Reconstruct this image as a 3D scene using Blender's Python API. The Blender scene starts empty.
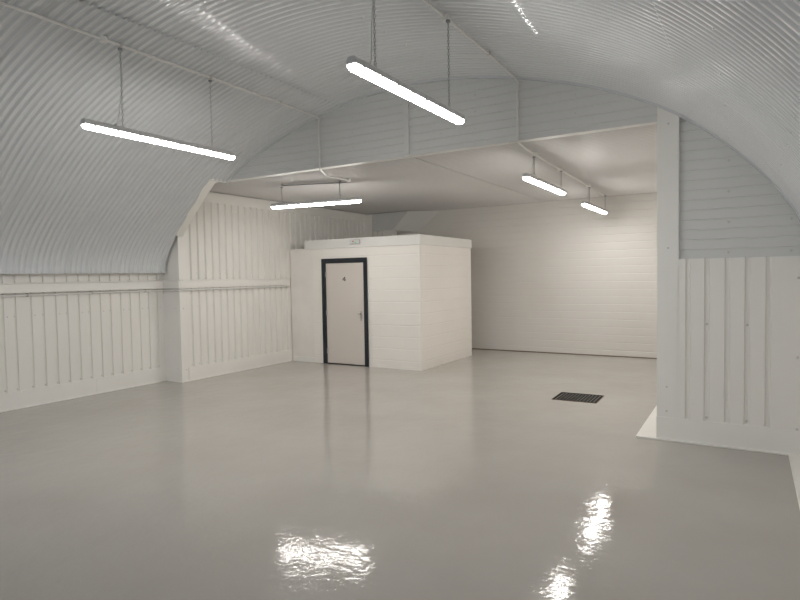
import bpy, bmesh, math, random
from mathutils import Vector, Matrix
random.seed(4)
C = bpy.context.scene.collection
sc = bpy.context.scene

# ---------------------------------------------------------------- measured place (metres; camera stands over the origin)
XL, XL2 = -8.385, -8.006        # left wall of the vaulted bay, left wall of the rear bay
YG, YB = 6.356, 12.259          # gable plane, rear block wall
ZC = 3.199                      # flat ceiling of the rear bay
ZV = 1.81                       # springing of the vault
XRW = 0.50                      # right wall
YBACK = -5.0                    # wall behind the camera
YF, YK, XB = 9.06, 11.264, -4.994   # cubicle front, back, right side
XM, XN = -5.05, -2.22           # the two conduit lines under the vault

# ---------------------------------------------------------------- materials
def mat(name, col, rough=0.5, metal=0.0, spec=0.5, emit=0.0, noise=None, bump=None, brick=None, coat=0.0, rvar=None):
    m = bpy.data.materials.new(name); m.use_nodes = True
    nt = m.node_tree; N = nt.nodes; L = nt.links
    b = N['Principled BSDF']
    b.inputs['Base Color'].default_value = (*col, 1)
    b.inputs['Roughness'].default_value = rough
    b.inputs['Metallic'].default_value = metal
    b.inputs['Specular IOR Level'].default_value = spec
    if coat:
        b.inputs['Coat Weight'].default_value = coat
        b.inputs['Coat Roughness'].default_value = 0.08
    if emit:
        b.inputs['Emission Color'].default_value = (1.0, 0.965, 0.92, 1)
        b.inputs['Emission Strength'].default_value = emit
    tc = N.new('ShaderNodeTexCoord')
    if noise:                                   # (scale, amount, second colour)
        sc_, lo, hi, col2 = noise
        n = N.new('ShaderNodeTexNoise'); n.inputs['Scale'].default_value = sc_; n.inputs['Detail'].default_value = 5
        L.new(tc.outputs['Object'], n.inputs['Vector'])
        mr = N.new('ShaderNodeMapRange'); mr.inputs['From Min'].default_value = lo; mr.inputs['From Max'].default_value = hi
        L.new(n.outputs['Fac'], mr.inputs['Value'])
        mx = N.new('ShaderNodeMix'); mx.data_type = 'RGBA'
        mx.inputs['A'].default_value = (*col, 1); mx.inputs['B'].default_value = (*col2, 1)
        L.new(mr.outputs['Result'], mx.inputs['Factor']); L.new(mx.outputs['Result'], b.inputs['Base Color'])
    if rvar:
        sc_, r0, r1 = rvar
        n = N.new('ShaderNodeTexNoise'); n.inputs['Scale'].default_value = sc_; n.inputs['Detail'].default_value = 4
        L.new(tc.outputs['Object'], n.inputs['Vector'])
        mr = N.new('ShaderNodeMapRange'); mr.inputs['From Min'].default_value = 0.35; mr.inputs['From Max'].default_value = 0.65
        mr.inputs['To Min'].default_value = r0; mr.inputs['To Max'].default_value = r1
        L.new(n.outputs['Fac'], mr.inputs['Value']); L.new(mr.outputs['Result'], b.inputs['Roughness'])
    last = None
    if bump:                                    # list of (scale, strength, distance)
        for (sc_, st, di) in bump:
            n = N.new('ShaderNodeTexNoise'); n.inputs['Scale'].default_value = sc_; n.inputs['Detail'].default_value = 3
            L.new(tc.outputs['Object'], n.inputs['Vector'])
            bp = N.new('ShaderNodeBump'); bp.inputs['Strength'].default_value = st; bp.inputs['Distance'].default_value = di
            L.new(n.outputs['Fac'], bp.inputs['Height'])
            if last: L.new(last.outputs['Normal'], bp.inputs['Normal'])
            last = bp
    if brick:                                   # ('x' or 'y', brick width, row height, z offset)
        ax, bw, rh, z0, st = brick
        sp = N.new('ShaderNodeSeparateXYZ'); L.new(tc.outputs['Object'], sp.inputs[0])
        ad = N.new('ShaderNodeMath'); ad.operation = 'ADD'; ad.inputs[1].default_value = z0
        L.new(sp.outputs['Z'], ad.inputs[0])
        cb = N.new('ShaderNodeCombineXYZ'); L.new(sp.outputs['X' if ax == 'x' else 'Y'], cb.inputs[0]); L.new(ad.outputs[0], cb.inputs[1])
        # a little waviness, the joints are hand laid and thick with paint
        n = N.new('ShaderNodeTexNoise'); n.inputs['Scale'].default_value = 2.2; L.new(tc.outputs['Object'], n.inputs['Vector'])
        va = N.new('ShaderNodeVectorMath'); va.operation = 'MULTIPLY_ADD'
        va.inputs[1].default_value = (0.02, 0.02, 0); L.new(n.outputs['Color'], va.inputs[0]); L.new(cb.outputs[0], va.inputs[2])
        bk = N.new('ShaderNodeTexBrick'); bk.offset = 0.5
        bk.inputs['Scale'].default_value = 1; bk.inputs['Brick Width'].default_value = bw; bk.inputs['Row Height'].default_value = rh
        bk.inputs['Mortar Size'].default_value = 0.008; bk.inputs['Mortar Smooth'].default_value = 0.6
        L.new(va.outputs[0], bk.inputs['Vector'])
        # bed joints are struck deeper than the upright ones
        s2 = N.new('ShaderNodeSeparateXYZ'); L.new(va.outputs[0], s2.inputs[0])
        def mth(op, a_, b_=None, c_=None):
            q = N.new('ShaderNodeMath'); q.operation = op
            for i_, v_ in enumerate((a_, b_, c_)):
                if v_ is None: continue
                if isinstance(v_, (int, float)): q.inputs[i_].default_value = v_
                else: L.new(v_, q.inputs[i_])
            return q.outputs[0]
        pp = mth('PINGPONG', s2.outputs[1], rh / 2)
        mr = N.new('ShaderNodeMapRange'); mr.inputs['From Min'].default_value = 0.0; mr.inputs['From Max'].default_value = 0.012
        mr.inputs['To Min'].default_value = 1.0; mr.inputs['To Max'].default_value = 0.0
        L.new(pp, mr.inputs['Value'])
        n3 = N.new('ShaderNodeTexNoise'); n3.inputs['Scale'].default_value = 3.0; L.new(tc.outputs['Object'], n3.inputs['Vector'])
        bed = mth('MULTIPLY', mr.outputs['Result'], mth('MULTIPLY_ADD', n3.outputs['Fac'], 1.6, 0.1))
        inv = N.new('ShaderNodeMath'); inv.operation = 'SUBTRACT'; inv.inputs[0].default_value = 1
        L.new(mth('MULTIPLY_ADD', bk.outputs['Fac'], 0.22, bed), inv.inputs[1])
        bp = N.new('ShaderNodeBump'); bp.inputs['Strength'].default_value = st; bp.inputs['Distance'].default_value = 0.006
        L.new(inv.outputs[0], bp.inputs['Height'])
        if last: L.new(last.outputs['Normal'], bp.inputs['Normal'])
        last = bp
    if last: L.new(last.outputs['Normal'], b.inputs['Normal'])
    return m

M = {}
M['clad'] = mat('white_cladding_paint', (0.85, 0.835, 0.80), 0.32, noise=(1.3, .35, .7, (0.83, 0.815, 0.78)))
M['trim'] = mat('white_trim_paint', (0.86, 0.845, 0.81), 0.38, noise=(2.0, .3, .7, (0.84, 0.825, 0.79)))
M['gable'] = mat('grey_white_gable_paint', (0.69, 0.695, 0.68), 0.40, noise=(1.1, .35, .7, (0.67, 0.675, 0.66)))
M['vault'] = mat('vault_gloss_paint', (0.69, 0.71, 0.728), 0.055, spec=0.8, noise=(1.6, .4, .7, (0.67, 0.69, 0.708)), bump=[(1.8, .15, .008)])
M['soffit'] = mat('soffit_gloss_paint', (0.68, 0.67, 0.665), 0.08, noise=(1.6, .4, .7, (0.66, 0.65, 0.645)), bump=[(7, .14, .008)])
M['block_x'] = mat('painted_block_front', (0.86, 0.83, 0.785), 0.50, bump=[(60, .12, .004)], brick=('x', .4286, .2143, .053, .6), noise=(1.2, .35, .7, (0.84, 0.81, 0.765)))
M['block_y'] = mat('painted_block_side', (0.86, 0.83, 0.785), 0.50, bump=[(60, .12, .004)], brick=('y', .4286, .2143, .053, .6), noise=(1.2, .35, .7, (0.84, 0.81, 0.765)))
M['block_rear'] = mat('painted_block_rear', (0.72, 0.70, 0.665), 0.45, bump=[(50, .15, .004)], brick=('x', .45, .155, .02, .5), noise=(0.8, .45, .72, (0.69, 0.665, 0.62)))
M['fascia'] = mat('fascia_paint', (0.76, 0.755, 0.73), 0.45, noise=(1.5, .4, .7, (0.74, 0.735, 0.71)))
M['plaster'] = mat('plaster_infill', (0.86, 0.83, 0.79), 0.55, noise=(1.5, .4, .7, (0.78, 0.75, 0.71)))
M['floor'] = mat('grey_floor_paint', (0.46, 0.44, 0.41), 0.085, spec=0.23, noise=(0.9, .35, .68, (0.425, 0.402, 0.37)),
                 bump=[(1.7, .05, .05), (6, .20, .014), (26, .20, .004)], rvar=(3.0, .05, .10))
M['frame'] = mat('navy_gloss_paint', (0.010, 0.014, 0.020), 0.28, noise=(6, .4, .6, (0.013, 0.017, 0.024)))
M['door'] = mat('door_paint', (0.66, 0.61, 0.565), 0.42, noise=(1.0, .4, .7, (0.64, 0.59, 0.545)))
M['steel'] = mat('brushed_steel', (0.55, 0.54, 0.52), 0.32, metal=1.0, noise=(30, .4, .6, (0.5, 0.49, 0.47)))
M['zinc'] = mat('zinc_chain', (0.30, 0.31, 0.32), 0.45, metal=0.5, noise=(40, .4, .6, (0.26, 0.27, 0.28)))
M['grey'] = mat('grey_polycarbonate', (0.56, 0.565, 0.57), 0.45, noise=(8, .4, .6, (0.54, 0.545, 0.55)))
M['clip'] = mat('grey_clip', (0.58, 0.57, 0.55), 0.4, noise=(8, .4, .6, (0.42, 0.41, 0.39)))
M['lamp'] = mat('opal_diffuser', (0.9, 0.9, 0.88), 0.4, emit=33.0, noise=(3, .4, .6, (0.88, 0.88, 0.86)))
_nt = M['lamp'].node_tree; _ge = _nt.nodes.new('ShaderNodeNewGeometry'); _sx = _nt.nodes.new('ShaderNodeSeparateXYZ')
_nt.links.new(_ge.outputs['Normal'], _sx.inputs[0])
_mr = _nt.nodes.new('ShaderNodeMapRange'); _mr.inputs['From Min'].default_value = 0.1; _mr.inputs['From Max'].default_value = -1.0
_mr.inputs['To Min'].default_value = 22.0; _mr.inputs['To Max'].default_value = 52.0
_nt.links.new(_sx.outputs['Z'], _mr.inputs['Value']); _nt.links.new(_mr.outputs['Result'], _nt.nodes['Principled BSDF'].inputs['Emission Strength'])
M['pvc'] = mat('white_pvc', (0.76, 0.75, 0.73), 0.4, noise=(5, .4, .6, (0.74, 0.73, 0.71)))
M['cable'] = mat('white_cable', (0.60, 0.59, 0.57), 0.5, noise=(15, .4, .6, (0.57, 0.56, 0.54)))
M['rubber'] = mat('black_rubber', (0.012, 0.012, 0.011), 0.8, spec=0.15, noise=(40, .3, .7, (0.022, 0.021, 0.02)))
M['rust'] = mat('rusty_edge', (0.20, 0.13, 0.08), 0.7, noise=(30, .3, .7, (0.12, 0.085, 0.06)))
M['screw'] = mat('painted_screw_head', (0.66, 0.65, 0.62), 0.45, noise=(60, .4, .6, (0.58, 0.57, 0.54)))
M['mark'] = mat('dark_number', (0.10, 0.10, 0.10), 0.4, noise=(60, .4, .6, (0.12, 0.12, 0.12)))
M['red'] = mat('red_mark', (0.65, 0.05, 0.04), 0.35, noise=(60, .4, .6, (0.6, 0.05, 0.04)))
M['green'] = mat('green_mark', (0.20, 0.62, 0.30), 0.35, noise=(60, .4, .6, (0.18, 0.58, 0.28)))
M['lens'] = mat('clear_plastic_lens', (0.72, 0.74, 0.74), 0.2, noise=(20, .4, .6, (0.7, 0.72, 0.72)))
M['ground'] = mat('concrete_yard', (0.33, 0.32, 0.31), 0.85, noise=(1.5, .3, .7, (0.28, 0.275, 0.27)))

# ---------------------------------------------------------------- mesh builder
class MB:
    def __init__(s): s.v = []; s.f = []; s.mi = []; s.sm = []
    def add(s, vs, fs, mi=0, smooth=False):
        o = len(s.v); s.v += [tuple(p) for p in vs]
        for f in fs: s.f.append([i + o for i in f]); s.mi.append(mi); s.sm.append(smooth)
        return s
    def box(s, x0, x1, y0, y1, z0, z1, mi=0):
        vs = [(x, y, z) for z in (z0, z1) for y in (y0, y1) for x in (x0, x1)]
        fs = [(0, 2, 3, 1), (4, 5, 7, 6), (0, 1, 5, 4), (1, 3, 7, 5), (3, 2, 6, 7), (2, 0, 4, 6)]
        return s.add(vs, fs, mi)
    def prism(s, poly, fn, a, b, mi=0, smooth=False):
        """closed 2-D polygon swept from a to b; fn(p, q, t) gives the point"""
        n = len(poly)
        vs = [fn(p, q, a) for p, q in poly] + [fn(p, q, b) for p, q in poly]
        fs = [(i, (i + 1) % n, (i + 1) % n + n, i + n) for i in range(n)]
        s.add(vs, fs, mi, smooth)
        return s.add(vs, [tuple(range(n))[::-1], tuple(range(n, 2 * n))], mi)
    def tube(s, pts, r, n=8, mi=0, caps=True):
        pts = [Vector(p) for p in pts]; rings = []
        up = Vector((0.13, 0.21, 0.97))
        for i, p in enumerate(pts):
            t = (pts[min(i + 1, len(pts) - 1)] - pts[max(i - 1, 0)]).normalized()
            a = t.cross(up)
            if a.length < 1e-3: a = t.cross(Vector((1, 0, 0)))
            a.normalize(); b = t.cross(a).normalized()
            rings.append([p + r * (math.cos(2 * math.pi * k / n) * a + math.sin(2 * math.pi * k / n) * b) for k in range(n)])
        vs = [q for rg in rings for q in rg]; fs = []
        for i in range(len(pts) - 1):
            for k in range(n):
                fs.append((i * n + k, i * n + (k + 1) % n, (i + 1) * n + (k + 1) % n, (i + 1) * n + k))
        s.add(vs, fs, mi, True)
        if caps:
            m_ = len(pts) - 1
            s.add(vs, [tuple(range(n))[::-1], tuple(m_ * n + k for k in range(n))], mi)
        return s
    def disc(s, c, axis, r, h, n=10, mi=0, dome=False):
        """short cylinder or dome from c along axis"""
        c = Vector(c); ax = Vector(axis).normalized()
        a = ax.orthogonal().normalized(); b = ax.cross(a)
        lv = [(1, 0), (1, .5), (.6, 1)] if dome else [(1, 0), (1, .85), (.88, 1)]
        vs = []; fs = []
        for rr, hh in lv:
            vs += [c + ax * h * hh + r * rr * (math.cos(2 * math.pi * k / n) * a + math.sin(2 * math.pi * k / n) * b) for k in range(n)]
        for i in range(len(lv) - 1):
            for k in range(n): fs.append((i * n + k, i * n + (k + 1) % n, (i + 1) * n + (k + 1) % n, (i + 1) * n + k))
        fs.append(tuple((len(lv) - 1) * n + k for k in range(n))); fs.append(tuple(range(n))[::-1])
        return s.add(vs, fs, mi)
    def build(s, name, mats, parent=None, bevel=0.0, loc=None):
        me = bpy.data.meshes.new(name); me.from_pydata(s.v, [], s.f)
        if not isinstance(mats, (list, tuple)): mats = [mats]
        for m in mats: me.materials.append(m)
        for p, i, sm in zip(me.polygons, s.mi, s.sm): p.material_index = i; p.use_smooth = sm
        bm = bmesh.new(); bm.from_mesh(me); bmesh.ops.recalc_face_normals(bm, faces=bm.faces); bm.to_mesh(me); bm.free()
        me.update()
        o = bpy.data.objects.new(name, me); C.objects.link(o)
        if parent: o.parent = parent
        if loc: o.location = loc
        if bevel:
            b = o.modifiers.new('bevel', 'BEVEL'); b.width = bevel; b.segments = 2; b.limit_method = 'ANGLE'
        return o

def structure(o, label=None):
    o['kind'] = 'structure'
    if label: o['label'] = label
    return o
def tag(o, label, cat, group=None):
    o['label'] = label; o['category'] = cat
    if group: o['group'] = group
    return o
def empty(name, loc, rz=0.0):
    o = bpy.data.objects.new(name, None); C.objects.link(o); o.location = loc; o.rotation_euler = (0, 0, rz); o.empty_display_size = .1
    return o

# ---------------------------------------------------------------- profile of the vault
PTS = [(-8.33,1.81),(-8.24,1.989),(-8.0,2.338),(-7.72,2.576),(-7.27,2.924),(-6.87,3.18),(-6.77,3.235),(-5.632,3.745),(-5.053,3.915),
       (-4.547,4.015),(-3.749,4.065),(-3.191,4.050),(-2.676,4.000),(-2.386,3.957),(-1.776,3.775),(-1.241,3.552),(-.785,3.356),(-.588,3.24),
       (-.349,3.068),(-.244,2.969),(-.08,2.79),(.055,2.624),(.275,2.334),(.389,2.147),(.50,1.81)]
CX, CZ, KX = -3.91, 1.81, 2.0    # angles taken in a squeezed frame so that samples spread evenly
def _solve(A, b):
    n = len(b); A = [r[:] + [b[i]] for i, r in enumerate(A)]
    for i in range(n):
        p = max(range(i, n), key=lambda k: abs(A[k][i])); A[i], A[p] = A[p], A[i]
        for k in range(n):
            if k != i:
                f = A[k][i] / A[i][i]
                A[k] = [x - f * y for x, y in zip(A[k], A[i])]
    return [A[i][n] / A[i][i] for i in range(n)]
NT = 9
def _basis(th): return [math.cos(k * th) for k in range(NT)]
_d = []
for (x, z) in PTS:
    u, w = (x - CX) / KX, z - CZ
    _d.append((math.atan2(w, u), math.hypot(u, w)))
_A = [[sum(_basis(t)[i] * _basis(t)[j] for t, r in _d) for j in range(NT)] for i in range(NT)]
_b = [sum(_basis(t)[i] * r for t, r in _d) for i in range(NT)]
COEF = _solve(_A, _b)
def prof(th):
    r = sum(c * b for c, b in zip(COEF, _basis(th)))
    return CX + KX * r * math.cos(th), CZ + r * math.sin(th)
TH = [math.pi * (1 - i / 400) for i in range(401)]       # left to right
CURVE = [prof(t) for t in TH]
def vault_z(x):
    for (a, b) in zip(CURVE, CURVE[1:]):
        if a[0] <= x <= b[0]:
            return a[1] + (b[1] - a[1]) * (x - a[0]) / max(1e-9, b[0] - a[0])
    return CZ
# arc-length resampling
_s = [0]
for a, b in zip(CURVE, CURVE[1:]): _s.append(_s[-1] + math.dist(a, b))
def at_s(s):
    for i in range(len(_s) - 1):
        if _s[i + 1] >= s or i == len(_s) - 2:
            t = (s - _s[i]) / max(1e-9, _s[i + 1] - _s[i]); a, b = CURVE[i], CURVE[i + 1]
            p = (a[0] + (b[0] - a[0]) * t, a[1] + (b[1] - a[1]) * t)
            i0, i1 = max(0, i - 2), min(len(CURVE) - 1, i + 3)
            tx, tz = CURVE[i1][0] - CURVE[i0][0], CURVE[i1][1] - CURVE[i0][1]; l = math.hypot(tx, tz)
            return p, (-tz / l, tx / l)       # outward normal
def s_of_x(x):
    for i, (a, b) in enumerate(zip(CURVE, CURVE[1:])):
        if a[0] <= x <= b[0]: return _s[i] + (_s[i + 1] - _s[i]) * (x - a[0]) / (b[0] - a[0])
    return 0.0

# ---------------------------------------------------------------- corrugated vault: lapped sheets
PITCH, AMP, SEAM, Y0SEAM = 0.0762, 0.0098, 0.99, 3.711
def corrugation(y):
    t = 2 * math.pi * y / PITCH
    return AMP * math.tanh(1.5 * (math.cos(t) - .111 * math.cos(3 * t))) / math.tanh(1.5 * .889)
def y_rows(ya, yb, per=10):
    n = int((yb - ya) / PITCH * per); rows = [ya + (yb - ya) * i / n for i in range(n + 1)]
    k = math.ceil((ya - Y0SEAM) / SEAM)
    while Y0SEAM + k * SEAM < yb:
        rows += [Y0SEAM + k * SEAM + d for d in (-.0142, -.0140, .0, .0002)]; k += 1
    return sorted(rows)
def seam_off(y):
    f = ((y - Y0SEAM) / SEAM) % 1.0
    if 0 < (1 - f) * SEAM < .0141 or f < 1e-6: return 0.030     # open lap between neighbouring sheets
    return -0.005 * f
YE = [(-8.33, 6.33), (-8.24, 6.335), (-8.0, 6.28), (-7.72, 6.22), (-7.27, 6.13), (-6.87, 6.06)]
def y_end(x):
    if x < YE[0][0]: return YE[0][1]
    for (a, b) in zip(YE, YE[1:]):
        if a[0] <= x <= b[0]: return a[1] + (b[1] - a[1]) * (x - a[0]) / (b[0] - a[0])
    return YE[-1][1]
def sheet(mb, s0, s1, ya, yb, off, n, cut=False):
    rows = y_rows(ya, yb); st = [at_s(s0 + (s1 - s0) * i / n) for i in range(n + 1)]
    vs = []; fs = []
    for y in rows:
        for (p, nn) in st:
            yy = min(y, y_end(p[0])) if cut else y
            d = corrugation(yy) + seam_off(yy) + off
            if not cut:                      # the sheets turn down a little where they close on the gable
                q = max(0.0, min(1.0, (yy - 5.55) / .8)); d -= .027 * q * q * (3 - 2 * q) * max(0.0, min(1.0, (.2 - p[0]) / 2))
            vs.append((p[0] + nn[0] * d, yy, p[1] + nn[1] * d))
    w = n + 1
    for j in range(len(rows) - 1):
        for i in range(n): fs.append((j * w + i, j * w + i + 1, (j + 1) * w + i + 1, (j + 1) * w + i))
    mb.add(vs, fs, 0, True)
SL, SA, SB_, SR = 0.0, s_of_x(-6.86), s_of_x(-4.70), s_of_x(-0.42)
STOP = _s[-1]
mb = MB()
SQ = s_of_x(-7.25)
sheet(mb, SL, SQ, YBACK, 6.34, 0.0, 18, True)
sheet(mb, SQ - .03, SA, YBACK, 6.34, 0.006, 6, True)
sheet(mb, SA, SB_, YBACK, YG + .03, 0.006, 16)
sheet(mb, SB_ - .05, SR, YBACK, YG + .03, 0.018, 34)
sheet(mb, SR - .03, STOP, YBACK, YG + .03, 0.008, 20)
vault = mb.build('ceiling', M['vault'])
structure(vault, 'white painted corrugated sheet barrel vault over the front bay')
# screw heads dotted over the vault
mb = MB()
for x in (-8.18, -7.62, -6.95, -6.3, -5.6, -4.1, -3.0, -1.5, -0.8, -0.15, .2):
    p, nn = at_s(s_of_x(x))
    y = 1.6 + random.random() * .2
    while y < 6.2:
        if not (x < -6.86 and y > 6.0):
            yy = round(y / PITCH) * PITCH + PITCH / 2
            mb.disc((p[0] + nn[0] * -.004, yy, p[1] + nn[1] * -.004), (-nn[0], 0, -nn[1]), .010, .007, 7, 0, True)
        y += PITCH * 5
fx = mb.build('trim_1', M['vault']); structure(fx, 'painted screw heads of the vault sheets')

# unseen cover added above the vault so no sky light leaks in
mb = MB(); mb.box(XL - .2, 1.0, YBACK - .1, YG + .2, 4.32, 4.42)
structure(mb.build('ceiling_light_shield', M['gable']), 'unseen cover added above the vault to keep sky light out')

# ---------------------------------------------------------------- trapezoid sheet with grooves
def grooved(mb, s0, s1, centres, fn, t0, t1, w=0.040, wb=0.026, d=0.022, back=0.06):
    """front face at depth 0 with recessed grooves, swept t0..t1; fn(s, depth, t)"""
    poly = [(s0, 0.0)]
    for c in sorted(centres):
        if c - w / 2 <= s0 or c + w / 2 >= s1: continue
        poly += [(c - w / 2, 0.0), (c - wb / 2, -d), (c + wb / 2, -d), (c + w / 2, 0.0)]
    poly += [(s1, 0.0), (s1, -back), (s0, -back)]
    n = len(poly)
    vs = [fn(p, q, t0) for p, q in poly] + [fn(p, q, t1) for p, q in poly]
    fs = [(i, (i + 1) % n, (i + 1) % n + n, i + n) for i in range(n)]
    mb.add(vs, fs, 0)
    # end caps as quads between the front polyline and the back
    front = poly[:-2]
    for t, flip in ((t0, 0), (t1, 1)):
        for a, b in zip(front, front[1:]):
            q = [fn(a[0], a[1], t), fn(b[0], b[1], t), fn(b[0], -back, t), fn(a[0], -back, t)]
            mb.add(q, [(0, 1, 2, 3)], 0)

# ---------------------------------------------------------------- floor and ground
mb = MB(); mb.box(XL - .3, 1.2, YBACK, YB + .3, -.12, 0)
structure(mb.build('floor', M['floor']), 'glossy grey painted concrete floor')
mb = MB(); mb.box(-14, 6, -17, YBACK, -.14, -.02)  # unseen ground, added to bounce daylight through the doorway
structure(mb.build('floor_yard', M['ground']), 'unseen concrete yard added outside the doorway to bounce daylight in')

# ---------------------------------------------------------------- left wall of the vaulted bay
def wx(x0): return lambda s, d, t: (x0 + d, s, t)
cent = [3.895, 4.046] + [4.245 + .1655 * k for k in range(14)]
cent = [c for c in cent if c < 6.30]
cent += [3.895 - .1655 * k for k in range(1, 52)]
mb = MB(); grooved(mb, YBACK, YG + .02, cent, wx(XL - .03), .20, 1.93)
for k, c in enumerate(sorted(cent)):
    if 2.5 < c:
        mb.disc((XL - .030 - .022, c, .262), (1, 0, 0), .011, .008, 7, 1, True)
        if k % 2: mb.disc((XL - .030, c + .055, 1.24), (1, 0, 0), .009, .006, 7, 1, True)
        if k % 2 == 0: mb.disc((XL - .030 - .022, c, 1.24), (1, 0, 0), .009, .006, 7, 1, True)
mb.box(XL - .25, XL - .09, YBACK, YG + .2, 0, 4.32)
structure(mb.build('wall_left', [M['clad'], M['screw']]), 'low white profiled sheet wall under the vault')
mb = MB(); mb.box(XL - .09, XL - .016, YBACK, 5.13, .012, .235); mb.box(XL - .09, XL - .014, 5.13, YG, .012, .237)
mb.box(XL - .09, XL, YBACK, YG - .02, 0, .014)
structure(mb.build('baseboard_left', M['trim'], bevel=.003), 'white base flashing along the low left wall')
# wall plate the vault sheets stand on
mb = MB(); mb.box(XL - .09, XL - .020, YBACK, YG - .02, 1.80, 1.812)
structure(mb.build('trim_2', M['trim']), 'wall plate under the foot of the vault')

# ---------------------------------------------------------------- pilaster and haunch plate at the left end of the gable
mb = MB()
mb.box(XL - .09, XL2, YG, YG + .13, .012, 2.45)
mb.box(XL - .09, XL2 + .012, YG - .015, YG + .15, 0, .014)
mb.disc((XL2, YG + .07, 1.22), (1, 0, 0), .010, .006, 7, 1, True); mb.disc((XL2, YG + .09, .20), (1, 0, 0), .010, .006, 7, 1, True)
mb.disc((XL2 - .10, YG, .22), (0, -1, 0), .010, .006, 7, 1, True); mb.disc((XL2 - .10, YG, 1.22), (0, -1, 0), .010, .006, 7, 1, True)
structure(mb.build('trim_3', [M['trim'], M['screw']], bevel=.004), 'white boxed pilaster between the two left walls')
inner = [(-8.12, 2.20), (-7.98, 2.47), (-7.72, 2.75), (-7.47, 2.965), (-7.17, 3.18), (-6.80, 3.235)]
outer = [(-8.40, 2.20), (-8.40, 2.47), (-8.40, 2.73), (-8.40, 3.0), (-8.40, 3.3), (-6.80, 3.32)]
mb = MB()
n = len(inner)
vs = []
for y in (YG + .012, YG + .05):
    vs += [(x, y, z) for x, z in inner] + [(x, y, z) for x, z in outer]
fs = []
for b in (0, 2 * n):
    for i in range(n - 1): fs.append((b + i, b + i + 1, b + n + i + 1, b + n + i))
for i in range(n - 1): fs.append((i, i + 1, 2 * n + i + 1, 2 * n + i)); fs.append((n + i, n + i + 1, 3 * n + i + 1, 3 * n + i))
fs += [(0, n, 3 * n, 2 * n), (n - 1, 2 * n - 1, 4 * n - 1, 3 * n - 1)]
mb.add(vs, fs)
mb.box(-6.905, -6.845, 6.05, YG + .01, 3.165, 3.205)
fl = []
sa_, sb2 = s_of_x(-8.05), SA
for i in range(13):
    p, nn = at_s(sa_ + (sb2 - sa_) * i / 12)
    if p[1] > 2.36: fl.append((p, nn))
vs = []
for dy in (.008, .16):
    for off in (.020, .032): vs += [(p[0] + nn[0] * off, y_end(p[0]) + dy, p[1] + nn[1] * off) for p, nn in fl]
n = len(fl); fs = []
for i in range(n - 1):
    fs += [(i, i + 1, n + i + 1, n + i), (2*n + i, 2*n + i + 1, 3*n + i + 1, 3*n + i), (i, i + 1, 2*n + i + 1, 2*n + i), (n + i, n + i + 1, 3*n + i + 1, 3*n + i)]
fs += [(0, n, 3*n, 2*n), (n - 1, 2*n - 1, 4*n - 1, 3*n - 1)]
mb.add(vs, fs)
structure(mb.build('trim_4', M['trim']), 'white haunch flashing where the vault meets the rear bay')

# ---------------------------------------------------------------- left wall of the rear bay
cent2 = [6.597 + .1565 * k for k in range(34)]
mb = MB(); grooved(mb, YG + .13, 11.87, cent2, wx(XL2 - .012), .20, 3.08, w=.060, wb=.034, d=.034)
for k, c in enumerate(cent2):
    if c < YK - .1:
        mb.disc((XL2 - .012 - .034, c, .262), (1, 0, 0), .011, .008, 7, 1, True)
        if k % 2: mb.disc((XL2 - .012 - .034, c, 1.24), (1, 0, 0), .009, .008, 7, 1, True); mb.disc((XL2 - .046, c, 1.80), (1, 0, 0), .009, .008, 7, 1, True)
mb.box(XL2 - .40, XL2 - .07, YG + .13, YB + .2, 0, ZC + .1)
structure(mb.build('wall_left_rear', [M['clad'], M['screw']]), 'tall white profiled sheet wall of the rear bay')
mb = MB(); mb.box(XL2 - .07, XL2 + .002, YG + .14, YF, .012, .225); mb.box(XL2 - .07, XL2 + .014, YG + .14, YF, 0, .014)
structure(mb.build('baseboard_left_rear', M['trim'], bevel=.003), 'white base flashing of the rear bay')
mb = MB(); mb.box(XL2 - .07, XL2 + .004, YG + .13, 11.84, 3.02, ZC - .012)
structure(mb.build('trim_5', M['trim']), 'white top flashing under the flat ceiling')

# ---------------------------------------------------------------- gable infill over the opening
def wy(y0): return lambda s, d, t: (t, y0 - d, s)
hl = [3.158 - .0965 * k for k in range(-12, 16)]
mb = MB()
grooved(mb, ZC, 4.34, hl, wy(YG + .02), -7.0, -0.70, w=.018, wb=.004, d=.006, back=.10)
for x in (-6.1, -5.35, -4.5, -3.2, -2.75, -1.6):
    for z in hl[::2]:
        if 3.24 < z + .05 < vault_z(x) - .05: mb.disc((x, YG + .02, z + .05), (0, -1, 0), .010, .006, 7, 1, True)
mb.box(-8.4, -7.0, YG + .02, YG + .12, 3.3, 4.34)
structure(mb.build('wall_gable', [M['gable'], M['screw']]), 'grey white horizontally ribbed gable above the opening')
mb = MB(); mb.box(-6.86, -.79, YG + .012, YG + .13, ZC - .010, ZC + .004)
mb.box(-3.705, -3.635, YG - .012, YG + .02, ZC + .01, vault_z(-3.67) - .01)
structure(mb.build('trim_6', M['gable'], bevel=.002), 'edge flashing and joint strip of the gable')
# bead where the vault meets the gable
mb = MB()
ss = [SA + (STOP - SA) * i / 80 for i in range(81)]
inn = [at_s(s) for s in ss]
vs = []
for y in (YG - .012, YG + .02):
    for off in (0, .05): vs += [(p[0] + nn[0] * (off - .014 - .022 * max(0, min(1, (.2 - p[0]) / 2))), y, p[1] + nn[1] * (off - .014 - .022 * max(0, min(1, (.2 - p[0]) / 2)))) for p, nn in inn]
n = len(ss); fs = []
for i in range(n - 1):
    fs += [(i, i + 1, n + i + 1, n + i), (2*n + i, 2*n + i + 1, 3*n + i + 1, 3*n + i), (i, i + 1, 2*n + i + 1, 2*n + i), (n + i, n + i + 1, 3*n + i + 1, 3*n + i)]
fs += [(0, n, 3*n, 2*n), (n - 1, 2*n - 1, 4*n - 1, 3*n - 1)]
mb.add(vs, fs, 0, False)
structure(mb.build('trim_7', M['vault']), 'curved closing bead between vault and gable')

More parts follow.
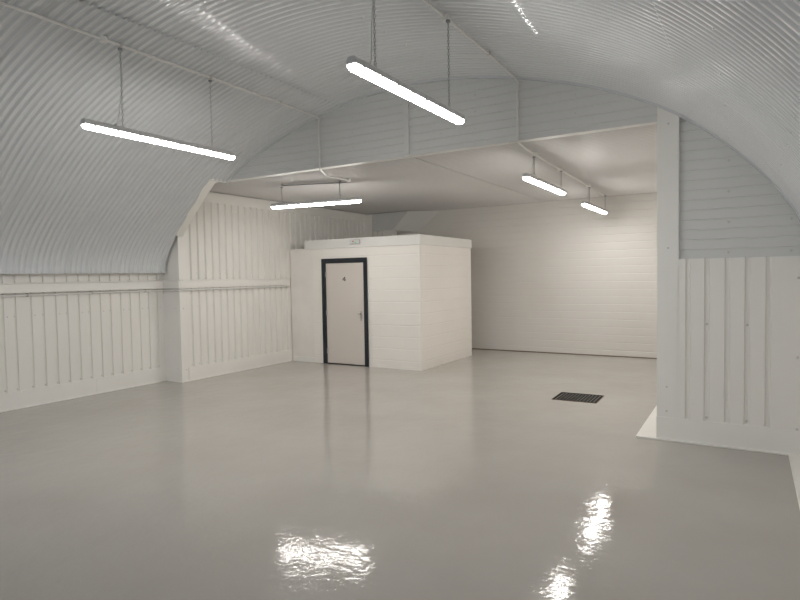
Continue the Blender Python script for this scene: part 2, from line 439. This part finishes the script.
# ---------------------------------------------------------------- right part of the gable: post, ribbed infill, lower panel, kerb
mb = MB()
mb.box(-.792, -.596, YG, YG + .20, 0, 3.42)
for z in (.30, .545, 1.93, 3.15):
    mb.disc((-.70 + .01 * (z > 1), YG, z), (0, -1, 0), .011, .007, 8, 1, True)
structure(mb.build('trim_8', [M['clad'], M['screw']], bevel=.006), 'white boxed post at the right of the opening')
mb = MB()
grooved(mb, 1.70, 3.40, hl, wy(YG + .05), -.60, .60, w=.018, wb=.004, d=.006, back=.10)
for x in (-.17, .33):
    for z in (1.87, 2.16, 2.45, 2.74):
        if z < vault_z(x) - .05: mb.disc((x, YG + .05, z), (0, -1, 0), .012, .008, 8, 1, True)
structure(mb.build('wall_gable_right', [M['gable'], M['screw']]), 'grey white horizontally ribbed infill right of the post')
def wyv(y0): return lambda s, d, t: (s, y0 - d, t)
rc = [-.511, -.347, -.174, -.010, .156]
mb = MB()
grooved(mb, -.600, .56, rc, wyv(YG), .20, 1.818, w=.050, wb=.026, d=.028)
for x in (-.347, -.010):
    for z in (.265, 1.18): mb.disc((x, YG + .028, z), (0, -1, 0), .013, .010, 8, 1, True)
for z in (.24, .9, 1.62): mb.disc((.385, YG, z), (0, -1, 0), .012, .008, 8, 1, True)
structure(mb.build('wall_right_gable', [M['clad'], M['screw']]), 'white profiled sheet panel at the lower right')
mb = MB()
mb.box(-.796, .56, YG - .008, YG + .10, .012, .235)
mb.box(-.989, .56, YG - .03, YG + .20, 0, .016); mb.box(-.989, -.77, YG + .20, YB, 0, .016)
structure(mb.build('baseboard_gable', M['trim'], bevel=.003), 'white base flashing and kerb below the right panel')
mb = MB(); mb.box(.319, .56, YBACK, YG - .03, 0, .016)
structure(mb.build('baseboard_right', M['trim'], bevel=.003), 'white kerb along the right wall')

# right wall under the vault
mb = MB(); grooved(mb, YBACK, YG, [YBACK + .2 + .1655 * k for k in range(68)], lambda s, d, t: (XRW - d, s, t), .016, 1.86)
mb.box(XRW + .06, XRW + .3, YBACK, YG + .2, 0, 4.32)
structure(mb.build('wall_right', M['clad']), 'low white profiled sheet wall right of the camera')

# wall behind the camera; its doorway is added to let daylight onto the near floor
mb = MB()
DX0, DX1, DZ = -5.6, -1.6, 3.0
mb.box(XL - .3, DX0, YBACK - .15, YBACK, 0, 4.42); mb.box(DX1, 1.1, YBACK - .15, YBACK, 0, 4.42); mb.box(DX0, DX1, YBACK - .15, YBACK, DZ, 4.42)
structure(mb.build('wall_front', M['clad']), 'end wall behind the camera with a doorway added for daylight')

# ---------------------------------------------------------------- rear bay: ceiling, block wall, bulkhead, right side
mb = MB()
def flat(mb, x0, x1, y0, y1, off):
    rows = y_rows(y0, y1); vs = []; fs = []
    for y in rows:
        d = corrugation(y) * .8 + off
        for x in (x0, (x0 + x1) / 2, x1): vs.append((x, y, ZC + .012 + d))
    for j in range(len(rows) - 1):
        for i in range(2): fs.append((j * 3 + i, j * 3 + i + 1, (j + 1) * 3 + i + 1, (j + 1) * 3 + i))
    mb.add(vs, fs, 0, True)
flat(mb, XL2 - .3, -6.99, YG + .02, YB + .1, .008)
flat(mb, -7.03, -3.69, YG + .02, YB + .1, 0)
flat(mb, -3.73, .8, YG + .02, YB + .1, .008)
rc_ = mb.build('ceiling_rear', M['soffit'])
structure(rc_, 'flat white corrugated ceiling of the rear bay')
mb = MB(); mb.box(XL2 - .4, .9, YG + .12, YB + .3, ZC + .10, ZC + .16)
structure(mb.build('ceiling_rear_outer', M['gable']), 'outer skin above the flat ceiling')
mb = MB(); mb.box(XL2 - .1, .8, YB, YB + .2, 0, ZC + .10)
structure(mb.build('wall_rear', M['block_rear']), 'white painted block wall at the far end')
mb = MB(); mb.box(-.775, -.55, YG + .21, YB, 0, ZC + .1)
structure(mb.build('wall_right_rear', M['block_y']), 'right side wall of the rear bay behind the post')

mb = MB(); mb.box(-6.6, -.79, YB - .005, YB, 0, .016)
structure(mb.build('baseboard_rear', M['rust']), 'thin dirty unpainted joint at the foot of the rear wall')
# boxed bulkhead in the far left corner
YW = 11.87
mb = MB()
za, zb = 2.785, ZC + .002
def xs_(z): return -7.25 + (z - za) / (zb - za) * .42
fr = [(XL2 - .05, YW + .006, za), (xs_(za), YW + .006, za), (xs_(zb), YW + .006, zb), (XL2 - .05, YW + .006, zb)]
bk_ = [(XL2 - .05, YB, za - .05), (-6.80, YB, 2.735), (-6.20, YB, zb), (XL2 - .05, YB, zb)]
mb.add(fr + bk_, [(0, 1, 2, 3), (7, 6, 5, 4), (0, 4, 5, 1), (1, 5, 6, 2), (2, 6, 7, 3), (3, 7, 4, 0)])
zz = [za + .0965 * k for k in range(5)] + [zb]
for z0_, z1_ in zip(zz, zz[1:]):
    z0_ += .004; z1_ -= .004
    if z1_ - z0_ < .01: continue
    mb.prism([(XL2 - .05, z0_), (xs_(z0_), z0_), (xs_(z1_), z1_), (XL2 - .05, z1_)], lambda p, q, t: (p, t, q), YW, YW + .0055)
structure(mb.build('wall_bulkhead', M['gable']), 'grey splayed bulkhead in the far left corner')
mb = MB()
grooved(mb, XL2 - .05, -7.50, [-7.86 + .16 * k for k in range(3)], wyv(YW + .03), 0, za, w=.046, wb=.03, d=.022)
structure(mb.build('wall_bulkhead_lower', M['clad']), 'white profiled panel below the bulkhead')
mb = MB(); mb.box(-7.52, -7.27, YW - .0, YW + .2, 0, za)
mb.box(XL2 - .07, -7.83, YW - .03, YW - .005, 2.2, ZC - .012)
structure(mb.build('trim_9', M['trim'], bevel=.004), 'white corner posts below the bulkhead')

# ---------------------------------------------------------------- cubicle
cub = empty('cubicle', (-6.2, YF, 0))
tag(cub, 'white painted blockwork cubicle with a flat roof and a navy framed door', 'cubicle')
def child(mb, name, mats, parent, bevel=0.0, base=cub):
    """mesh given in world coordinates, stored relative to its parent's base"""
    inv = base.matrix_basis.inverted()
    mb.v = [tuple(inv @ Vector(p)) for p in mb.v]
    return mb.build(name, mats, parent, bevel)
FX0, FX1, FH = -7.169, -6.120, 2.04
mb = MB()
mb.box(-7.42, FX0, YF, YF + .12, 0, 2.27); mb.box(FX1, XB, YF, YF + .12, 0, 2.27); mb.box(FX0, FX1, YF, YF + .12, FH, 2.27)
ow = MB()   # block walls keep world coordinates for the joints
inv = cub.matrix_basis.inverted()
def keep(mb, name, mats):
    """block walls: base at the origin so the joints run on in world coordinates"""
    o = mb.build(name, mats, cub); o.matrix_parent_inverse = inv
    return o
keep(mb, 'front_wall', M['block_x'])
mb = MB(); mb.box(XB - .12, XB, YF + .12, YK, 0, 2.27); keep(mb, 'side_wall', M['block_y'])
mb = MB(); mb.box(XL2 + .02, XB - .12, YK - .12, YK, 0, 2.27); keep(mb, 'back_wall', M['block_x'])
mb = MB(); mb.box(XL2 + .003, -7.42, YF + .006, YF + .12, 0, 2.266); child(mb, 'infill_panel', M['plaster'], cub)['label'] = 'smooth plastered infill panel'
mb = MB(); mb.box(XL2 + .05, -7.425, YF - .010, YF + .006, 0, .10); child(mb, 'skirting', M['trim'], cub, .004)
mb = MB(); mb.box(-7.60, XB - .005, YF + .012, YK - .005, 2.275, 2.405); child(mb, 'roof', M['trim'], cub)
mb = MB()
mb.box(-7.60, XB + .022, YF - .022, YF + .010, 2.245, 2.425); mb.box(XB - .010, XB + .022, YF + .010, YK, 2.245, 2.425)
child(mb, 'fascia', M['fascia'], cub, .004)['label'] = 'pale grey white fascia board'
# door frame: two jambs and a head with a stop, door, hinges, lever handle on a plate, number
mb = MB()
jw = .078
for x0, x1 in ((FX0, FX0 + jw), (FX1 - jw, FX1)): mb.box(x0, x1, YF - .022, YF + .10, 0, FH)
mb.box(FX0 + jw, FX1 - jw, YF - .022, YF + .10, FH - jw, FH)
mb.box(FX0 - .012, FX0 + .03, YF - .030, YF - .018, 0, FH + .012); mb.box(FX1 - .03, FX1 + .012, YF - .030, YF - .018, 0, FH + .012)
mb.box(FX0 + .03, FX1 - .03, YF - .030, YF - .018, FH - .03, FH + .012)
mb.box(FX0 + jw, FX1 - jw, YF + .0, YF + .10, 0, .008)
child(mb, 'door_frame', M['frame'], cub, .003)['label'] = 'dark navy gloss door frame'
dx0, dx1 = FX0 + jw + .003, FX1 - jw - .003
mb = MB(); mb.box(dx0, dx1, YF - .008, YF + .036, .022, FH - jw - .003)
door = child(mb, 'door', M['door'], cub, .003); door['label'] = 'plain cream flush door leaf'
for z in (.25, 1.0, 1.75):
    mb = MB(); mb.box(dx0 - .001, dx0 + .022, YF - .013, YF - .007, z - .05, z + .05); mb.tube([(dx0 + .002, YF - .014, z - .05), (dx0 + .002, YF - .014, z + .05)], .008, 8)
    child(mb, 'hinge', M['steel'], door)
mb = MB(); hx = -6.268
mb.box(hx - .021, hx + .021, YF - .016, YF - .008, .857, 1.046)
mb.tube([(hx, YF - .014, .995), (hx, YF - .060, .995)], .011, 10)
mb.tube([(hx + .004, YF - .058, .995), (hx - .03, YF - .060, .995), (hx - .052, YF - .056, .993)], .009, 10)
mb.disc((hx, YF - .014, .915), (0, -1, 0), .012, .006, 12); mb.disc((hx, YF - .014, .875), (0, -1, 0), .005, .004, 8)
child(mb, 'handle', M['steel'], door, .001)['label'] = 'steel lever handle on a long plate'
# number 4
mb = MB(); nx, nz = -6.647, 1.654; h = .085
def stroke(mb, a, b, w, y0, y1):
    a = Vector((a[0], a[1])); b = Vector((b[0], b[1])); d = (b - a).normalized(); nrm = Vector((-d.y, d.x)) * w / 2
    poly = [a - nrm, b - nrm, b + nrm, a + nrm]
    mb.prism([(p.x, p.y) for p in poly], lambda p, q, t: (nx + p, t, nz + q), y0, y1)
ya, yb_ = YF - .012, YF - .007
stroke(mb, (.014, -h/2), (.014, h/2), .018, ya, yb_)
stroke(mb, (.010, h/2 - .006), (-.034, -.012), .016, ya - .0004, yb_)
stroke(mb, (-.040, -.018), (.036, -.018), .016, ya - .0008, yb_)
child(mb, 'door_number', M['mark'], door)['label'] = 'small dark number on the door'

# emergency light on the fascia
eb = (-6.362, YF - .022, 2.352)
em = empty('emergency_light', eb)
tag(em, 'small white emergency light with red and green marks, on the fascia above the door', 'light')
mb = MB(); mb.box(-.115, .115, -.028, 0, -.045, .045); mb.build('body', M['clip'], em, bevel=.006)
mb = MB(); mb.box(-.045, .100, -.034, -.027, -.032, .032); mb.build('lens', M['lens'], em, bevel=.003)
mb = MB(); mb.disc((-.026, -.033, .006), (0, -1, 0), .013, .006, 12); mb.build('indicator', M['red'], em)['label'] = 'red indicator'
mb = MB(); mb.box(.000, .040, -.037, -.033, -.020, -.004); mb.build('indicator', M['green'], em)['label'] = 'green strip'
mb = MB(); mb.box(-.100, -.062, -.032, -.027, -.034, .034); mb.build('end_panel', M['lens'], em, bevel=.002)['label'] = 'grey end panel'

# ---------------------------------------------------------------- wall rail and its conduit
rail = empty('cable_trunking', (XL, 3.0, 1.545))
tag(rail, 'long white trunking rail running level along both left walls and round the pilaster', 'trunking')
z0, z1 = 1.552, 1.668
for nm, bx in (('trunking_run', (XL - .03, XL + .035, YBACK, YG - .002, z0, z1)),
               ('trunking_corner', (XL + .037, XL2 + .036, YG - .040, YG - .002, z0, z1)),
               ('trunking_run', (XL2 + .0, XL2 + .036, YG, 8.985, z0, z1))):
    mb = MB(); mb.box(*bx)
    b_ = bx
    child(mb, nm, M['trim'], rail, .004, base=rail)
c = empty('conduit', (XL, 3.0, 1.69))
tag(c, 'thin white conduit lying on top of the trunking along the left walls', 'conduit')
path = [(XL + .012, YBACK + .1, 1.680), (XL + .012, YG - .06, 1.680), (XL + .03, YG - .024, 1.680), (XL2 - .03, YG - .024, 1.680), (XL2 + .014, YG - .015, 1.680), (XL2 + .018, YG + .03, 1.680), (XL2 + .018, 8.98, 1.680)]
mb = MB(); mb.tube(path, .0105, 8); child(mb, 'tube', M['trim'], c, base=c)
for p in ((XL + .014, 5.72, 1.684), (XL2 + .016, YG + .02, 1.684)):
    mb = MB(); mb.tube([(p[0], p[1] - .035, p[2] - .004), (p[0], p[1] + .035, p[2] - .004)], .018, 10); child(mb, 'coupling', M['pvc'], c, base=c)
c = empty('conduit', (XL, 3.0, 1.52))
tag(c, 'white conduit fixed just below the trunking along the left walls', 'conduit')
mb = MB(); mb.tube([(XL - .008, YBACK + .1, 1.505), (XL - .008, YG - .05, 1.522), (XL + .02, YG - .02, 1.523), (XL2 - .02, YG - .02, 1.523), (XL2 + .016, YG + .01, 1.524), (XL2 + .016, 8.97, 1.527)], .016, 8); child(mb, 'tube', M['pvc'], c, base=c)
for y in (2.4, 3.3, 4.2, 5.1, 6.0):
    mb = MB(); zz = 1.505 + .02 * (y - YBACK) / (YG - YBACK)
    mb.box(XL - .032, XL + .010, y - .012, y + .012, zz - .024, zz + .024); child(mb, 'saddle', M['clip'], c, .002, base=c)

# ---------------------------------------------------------------- floor grate
gr = empty('floor_mat', (-1.985, 8.0, 0), math.radians(1.0))
tag(gr, 'small dark perforated mat lying on the grey floor near the right post', 'mat')
W_, D_ = .575, .51
mb = MB()
for bx in ((-W_/2, W_/2, -D_/2, -D_/2 + .025, .001, .008), (-W_/2, W_/2, D_/2 - .025, D_/2, .001, .008), (-W_/2, -W_/2 + .025, -D_/2 + .025, D_/2 - .025, .001, .008), (W_/2 - .025, W_/2, -D_/2 + .025, D_/2 - .025, .001, .008)): mb.box(*bx)
mb.build('border', M['rubber'], gr)
mb = MB()
nx_, ny_ = 12, 6
for i in range(1, nx_):
    x = -W_/2 + .02 + (W_ - .04) * i / nx_; mb.box(x - .0105, x + .0105, -D_/2 + .024, D_/2 - .024, .001, .005)
for j in range(1, ny_):
    y = -D_/2 + .02 + (D_ - .04) * j / ny_; mb.box(-W_/2 + .024, W_/2 - .024, y - .013, y + .013, .001, .0045)
mb.build('mesh', M['rubber'], gr)
mb = MB(); e = .006
for bx in ((-W_/2 - e, W_/2 + e, -D_/2 - e, -D_/2, 0, .006), (-W_/2 - e, W_/2 + e, D_/2, D_/2 + e, 0, .006), (-W_/2 - e, -W_/2, -D_/2, D_/2, 0, .006), (W_/2, W_/2 + e, -D_/2, D_/2, 0, .006)): mb.box(*bx)
mb.build('rim', M['rust'], gr)['label'] = 'rusty brown rim'

# ---------------------------------------------------------------- hanging batten lights
def chain_mesh(mb, top, bot):
    top, bot = Vector(top), Vector(bot); d = bot - top; n = max(2, int(d.length / .026)); ax = d.normalized()
    a = ax.orthogonal().normalized(); b = ax.cross(a)
    for i in range(n):
        c_ = top + d * (i + .5) / n; u = a if i % 2 else b
        pts = []
        hl_, hw = .0165, .0075
        for k in range(8):
            t = 2 * math.pi * k / 8
            pts.append(c_ + ax * hl_ * math.sin(t) * .98 + u * hw * math.cos(t))
        pts.append(pts[0])
        mb.tube(pts, .0024, 4, caps=False)
    return mb
def batten(L_, label, loc, rz, chains, ceil_z, cable_at, tilt=.0):
    """light along local x; loc is the middle of the lamp body; chains = local x of the two chains"""
    root = empty('batten_light', loc, rz); root.rotation_euler = (0, -tilt, rz); tag(root, label, 'light', 'hanging batten lights')
    h2 = L_ / 2
    # housing: inverted tray
    mb = MB()
    sec = [(-.040, .002), (-.041, .014), (-.033, .042), (-.024, .050), (.024, .050), (.033, .042), (.041, .014), (.040, .002)]
    mb.prism(sec, lambda p, q, t: (t, p, q), -h2 + .012, h2 - .012)
    mb.build('housing', M['grey'], root)
    # diffuser: rounded trough with rounded ends
    mb = MB(); prof_ = [(-.037, .006), (-.037, -.008), (-.034, -.022), (-.025, -.031), (-.010, -.035), (.010, -.035), (.025, -.031), (.034, -.022), (.037, -.008), (.037, .006)]
    xs = [(-h2, .60), (-h2 + .008, .82), (-h2 + .022, .95), (-h2 + .045, 1), (h2 - .045, 1), (h2 - .022, .95), (h2 - .008, .82), (h2, .60)]
    vs = []; fs = []; n_ = len(prof_)
    for x, k in xs: vs += [(x, p * (.75 + .25 * k), min(q, .001) * k if q < 0 else q) for p, q in prof_]
    for i in range(len(xs) - 1):
        for j in range(n_): fs.append((i * n_ + j, i * n_ + (j + 1) % n_, (i + 1) * n_ + (j + 1) % n_, (i + 1) * n_ + j))
    mb.add(vs, fs, 0, True); mb.add(vs, [tuple(range(n_)), tuple((len(xs) - 1) * n_ + k for k in range(n_))[::-1]], 0)
    mb.build('diffuser', M['lamp'], root)['label'] = 'glowing white diffuser'
    for sg in (-1, 1):
        mb = MB(); x0, x1 = sorted((sg * (h2 - .014), sg * (h2 + .004)))
        mb.prism([(p * .98, q) for p, q in sec], lambda p, q, t: (t, p, q + .001), x0, x1)
        mb.build('end_cap', M['grey'], root, bevel=.003)
    nc = 8
    for i in range(nc):
        x = -h2 + .08 + (L_ - .16) * i / (nc - 1)
        for sg in (-1, 1):
            mb = MB(); y0, y1 = sorted((sg * .036, sg * .045)); mb.box(x - .012, x + .012, y0, y1, -.008, .022)
            mb.build('clip', M['clip'], root, bevel=.002)
    for xc in chains:
        mb = MB(); mb.tube([(xc, -.014, .049), (xc, -.012, .068), (xc, 0, .080), (xc, .012, .068), (xc, .014, .049)], .003, 6); mb.build('bracket', M['steel'], root)
        mb = MB(); chain_mesh(mb, (xc, 0, ceil_z - loc[2] - .012), (xc, 0, .078)); mb.build('chain', M['zinc'], root)
        mb = MB(); mb.disc((xc, 0, ceil_z - loc[2] - .020), (0, 0, 1), .020, .018, 10); mb.build('ceiling_hook', M['zinc'], root)
    # supply cable that hangs beside one chain
    xc, gx, sw = cable_at
    H_ = ceil_z - loc[2]
    pts = []
    for i in range(15):
        t = i / 14
        pts.append((xc + (gx - xc) * t ** 5 + sw * math.sin(math.pi * t) * .6 + .012 * math.sin(7 * t), .010 + sw * .5 * math.sin(math.pi * t), H_ - .01 - (H_ - .066) * t))
    mb = MB(); mb.tube(pts, .004, 6); mb.build('cable', M['cable'], root)
    mb = MB(); mb.disc((gx, .01, .049), (0, 0, 1), .011, .024, 10); mb.build('cable_gland', M['grey'], root)
    return root
R90 = math.pi / 2
zc1 = vault_z(XM) - .045; zc2 = vault_z(XN) - .045; zc3 = ZC - .045
batten(1.74, 'batten light hanging on chains on the left side of the vault, leftmost of the five', (XM, 3.926, 3.080), R90, (-.49, .571), zc1, (-.49, -.56, .05))
batten(1.66, 'largest glowing batten light, hanging from the conduit along the middle of the vault', (XN + .02, 3.951, 3.060), R90, (-.55, .597), zc2, (-.55, -.60, .03))
dv = Vector((.945, .327))
batten(1.48, 'hanging batten light over the front of the cubicle, set across the room', (-5.905, 7.320, 2.862), math.atan2(.327, .945), (-.56, .41), ZC - .03, (.41, .50, -.02), .03)
batten(1.66, 'nearer of the two batten lights hanging on one conduit before the rear block wall', (-2.30, 7.645, 2.850), R90, (-.50, .72), zc3, (-.50, -.58, .03))
batten(1.68, 'smallest and farthest batten light, hanging closest to the rear block wall', (-2.345, 10.72, 2.830), R90, (-.45, .82), zc3, (-.45, -.52, .03))


# ---------------------------------------------------------------- conduits under the vault and the flat ceiling
def bend(p0, p1, p2, r=.05, n=5):
    """rounded corner at p1"""
    p0, p1, p2 = Vector(p0), Vector(p1), Vector(p2)
    a = p1 + (p0 - p1).normalized() * r; b = p1 + (p2 - p1).normalized() * r
    return [((1 - t) ** 2) * a + 2 * t * (1 - t) * p1 + t * t * b for t in [i / n for i in range(n + 1)]]
def conduit(label, pts, r, boxes, saddles, base):
    root = empty('conduit', base); tag(root, label, 'conduit')
    full = [pts[0]]
    for a, b, d in zip(pts, pts[1:], pts[2:]): full += bend(a, b, d)
    full.append(pts[-1])
    mb = MB(); mb.tube(full, r, 8); child(mb, 'tube', M['pvc'], root, base=root)
    for (p, ax) in boxes:
        mb = MB(); mb.disc(p, ax, .038, .045, 14); child(mb, 'junction_box', M['pvc'], root, base=root)
    for p in saddles:
        mb = MB(); mb.box(p[0] - .022, p[0] + .022, p[1] - .012, p[1] + .012, p[2] - .014, p[2] + .016); child(mb, 'saddle', M['clip'], root, .002, base=root)
    return root
zt1 = vault_z(XM) - .022; zt2 = vault_z(XN) - .022
yd = YG - .03
conduit('white conduit along the left of the vault, dropping to the light over the cubicle',
        [(XM, YBACK + .1, zt1), (XM, 5.5, zt1), (XM + .03, yd, zt1 - .03), (XM + .03, yd, ZC - .035), (-5.25, 6.75, ZC - .035), (-5.27, 7.32, ZC - .035)], .0125,
        [((XM, 3.27, zt1 + .02), (0, 0, -1)), ((-5.27, 7.34, ZC - .005), (0, 0, -1))],
        [(XM, y, zt1) for y in (2.2, 3.44, 4.50, 5.6)], (XM, 2.0, zt1))
conduit('white conduit along the middle of the vault, running on to the two rear lights',
        [(XN, YBACK + .1, zt2), (XN, 5.5, zt2), (XN, yd, zt2 - .03), (XN, yd, ZC - .035), (-2.28, 7.0, ZC - .035), (-2.385, YB - .6, ZC - .035)], .0125,
        [((XN, 4.55, zt2 + .02), (0, 0, -1)), ((-2.29, 7.15, ZC - .005), (0, 0, -1)), ((-2.315, 8.36, ZC - .005), (0, 0, -1)), ((-2.35, 10.2, ZC - .005), (0, 0, -1))],
        [(XN, y, zt2) for y in (2.4, 3.4, 5.5)], (XN, 2.0, zt2))
root = empty('hanging_rod', (-5.905, 7.32, ZC - .03)); tag(root, 'thin grey rod under the flat ceiling above the light over the cubicle', 'rod')
mb = MB(); mb.tube([(-6.45, 7.132, ZC - .026), (-5.36, 7.509, ZC - .026)], .008, 8); child(mb, 'rod', M['zinc'], root, base=root)
for px_, py_ in ((-6.434, 7.137), (-5.517, 7.454)):
    mb = MB(); mb.disc((px_, py_, ZC + .002), (0, 0, -1), .018, .022, 10); child(mb, 'fixing', M['zinc'], root, base=root)

# ---------------------------------------------------------------- camera, world, view
f_, yaw, pitch, roll, h = 583.9057, 0.5389, -0.0416, -0.0167, 1.6997
fwd = Vector((-math.sin(yaw) * math.cos(pitch), math.cos(yaw) * math.cos(pitch), math.sin(pitch)))
right = Vector((math.cos(yaw), math.sin(yaw), 0)); up = right.cross(fwd)
r2 = math.cos(roll) * right + math.sin(roll) * up; u2 = -math.sin(roll) * right + math.cos(roll) * up
cam = bpy.data.cameras.new('camera'); co = bpy.data.objects.new('camera', cam); C.objects.link(co)
cam.sensor_width = 36; cam.lens = f_ / 800 * 36; cam.clip_start = .05
m3 = Matrix((r2, u2, -fwd)).transposed()
co.matrix_world = Matrix.Translation((0, 0, h)) @ m3.to_4x4()
sc.camera = co

w = bpy.data.worlds.new('sky'); sc.world = w; w.use_nodes = True
bg = w.node_tree.nodes['Background']; bg.inputs[0].default_value = (0.84, 0.91, 1.0, 1); bg.inputs[1].default_value = 2.4

sc.view_settings.view_transform = 'Standard'; sc.view_settings.look = 'None'; sc.view_settings.gamma = 1
sc.view_settings.exposure = 0.52; sc.view_settings.use_curve_mapping = False
sc.cycles.use_denoising = True; sc.cycles.use_adaptive_sampling = False
sc.cycles.max_bounces = 12; sc.cycles.diffuse_bounces = 8; sc.cycles.glossy_bounces = 4
sc.cycles.caustics_reflective = False; sc.cycles.caustics_refractive = False
sc.cycles.sample_clamp_indirect = 6
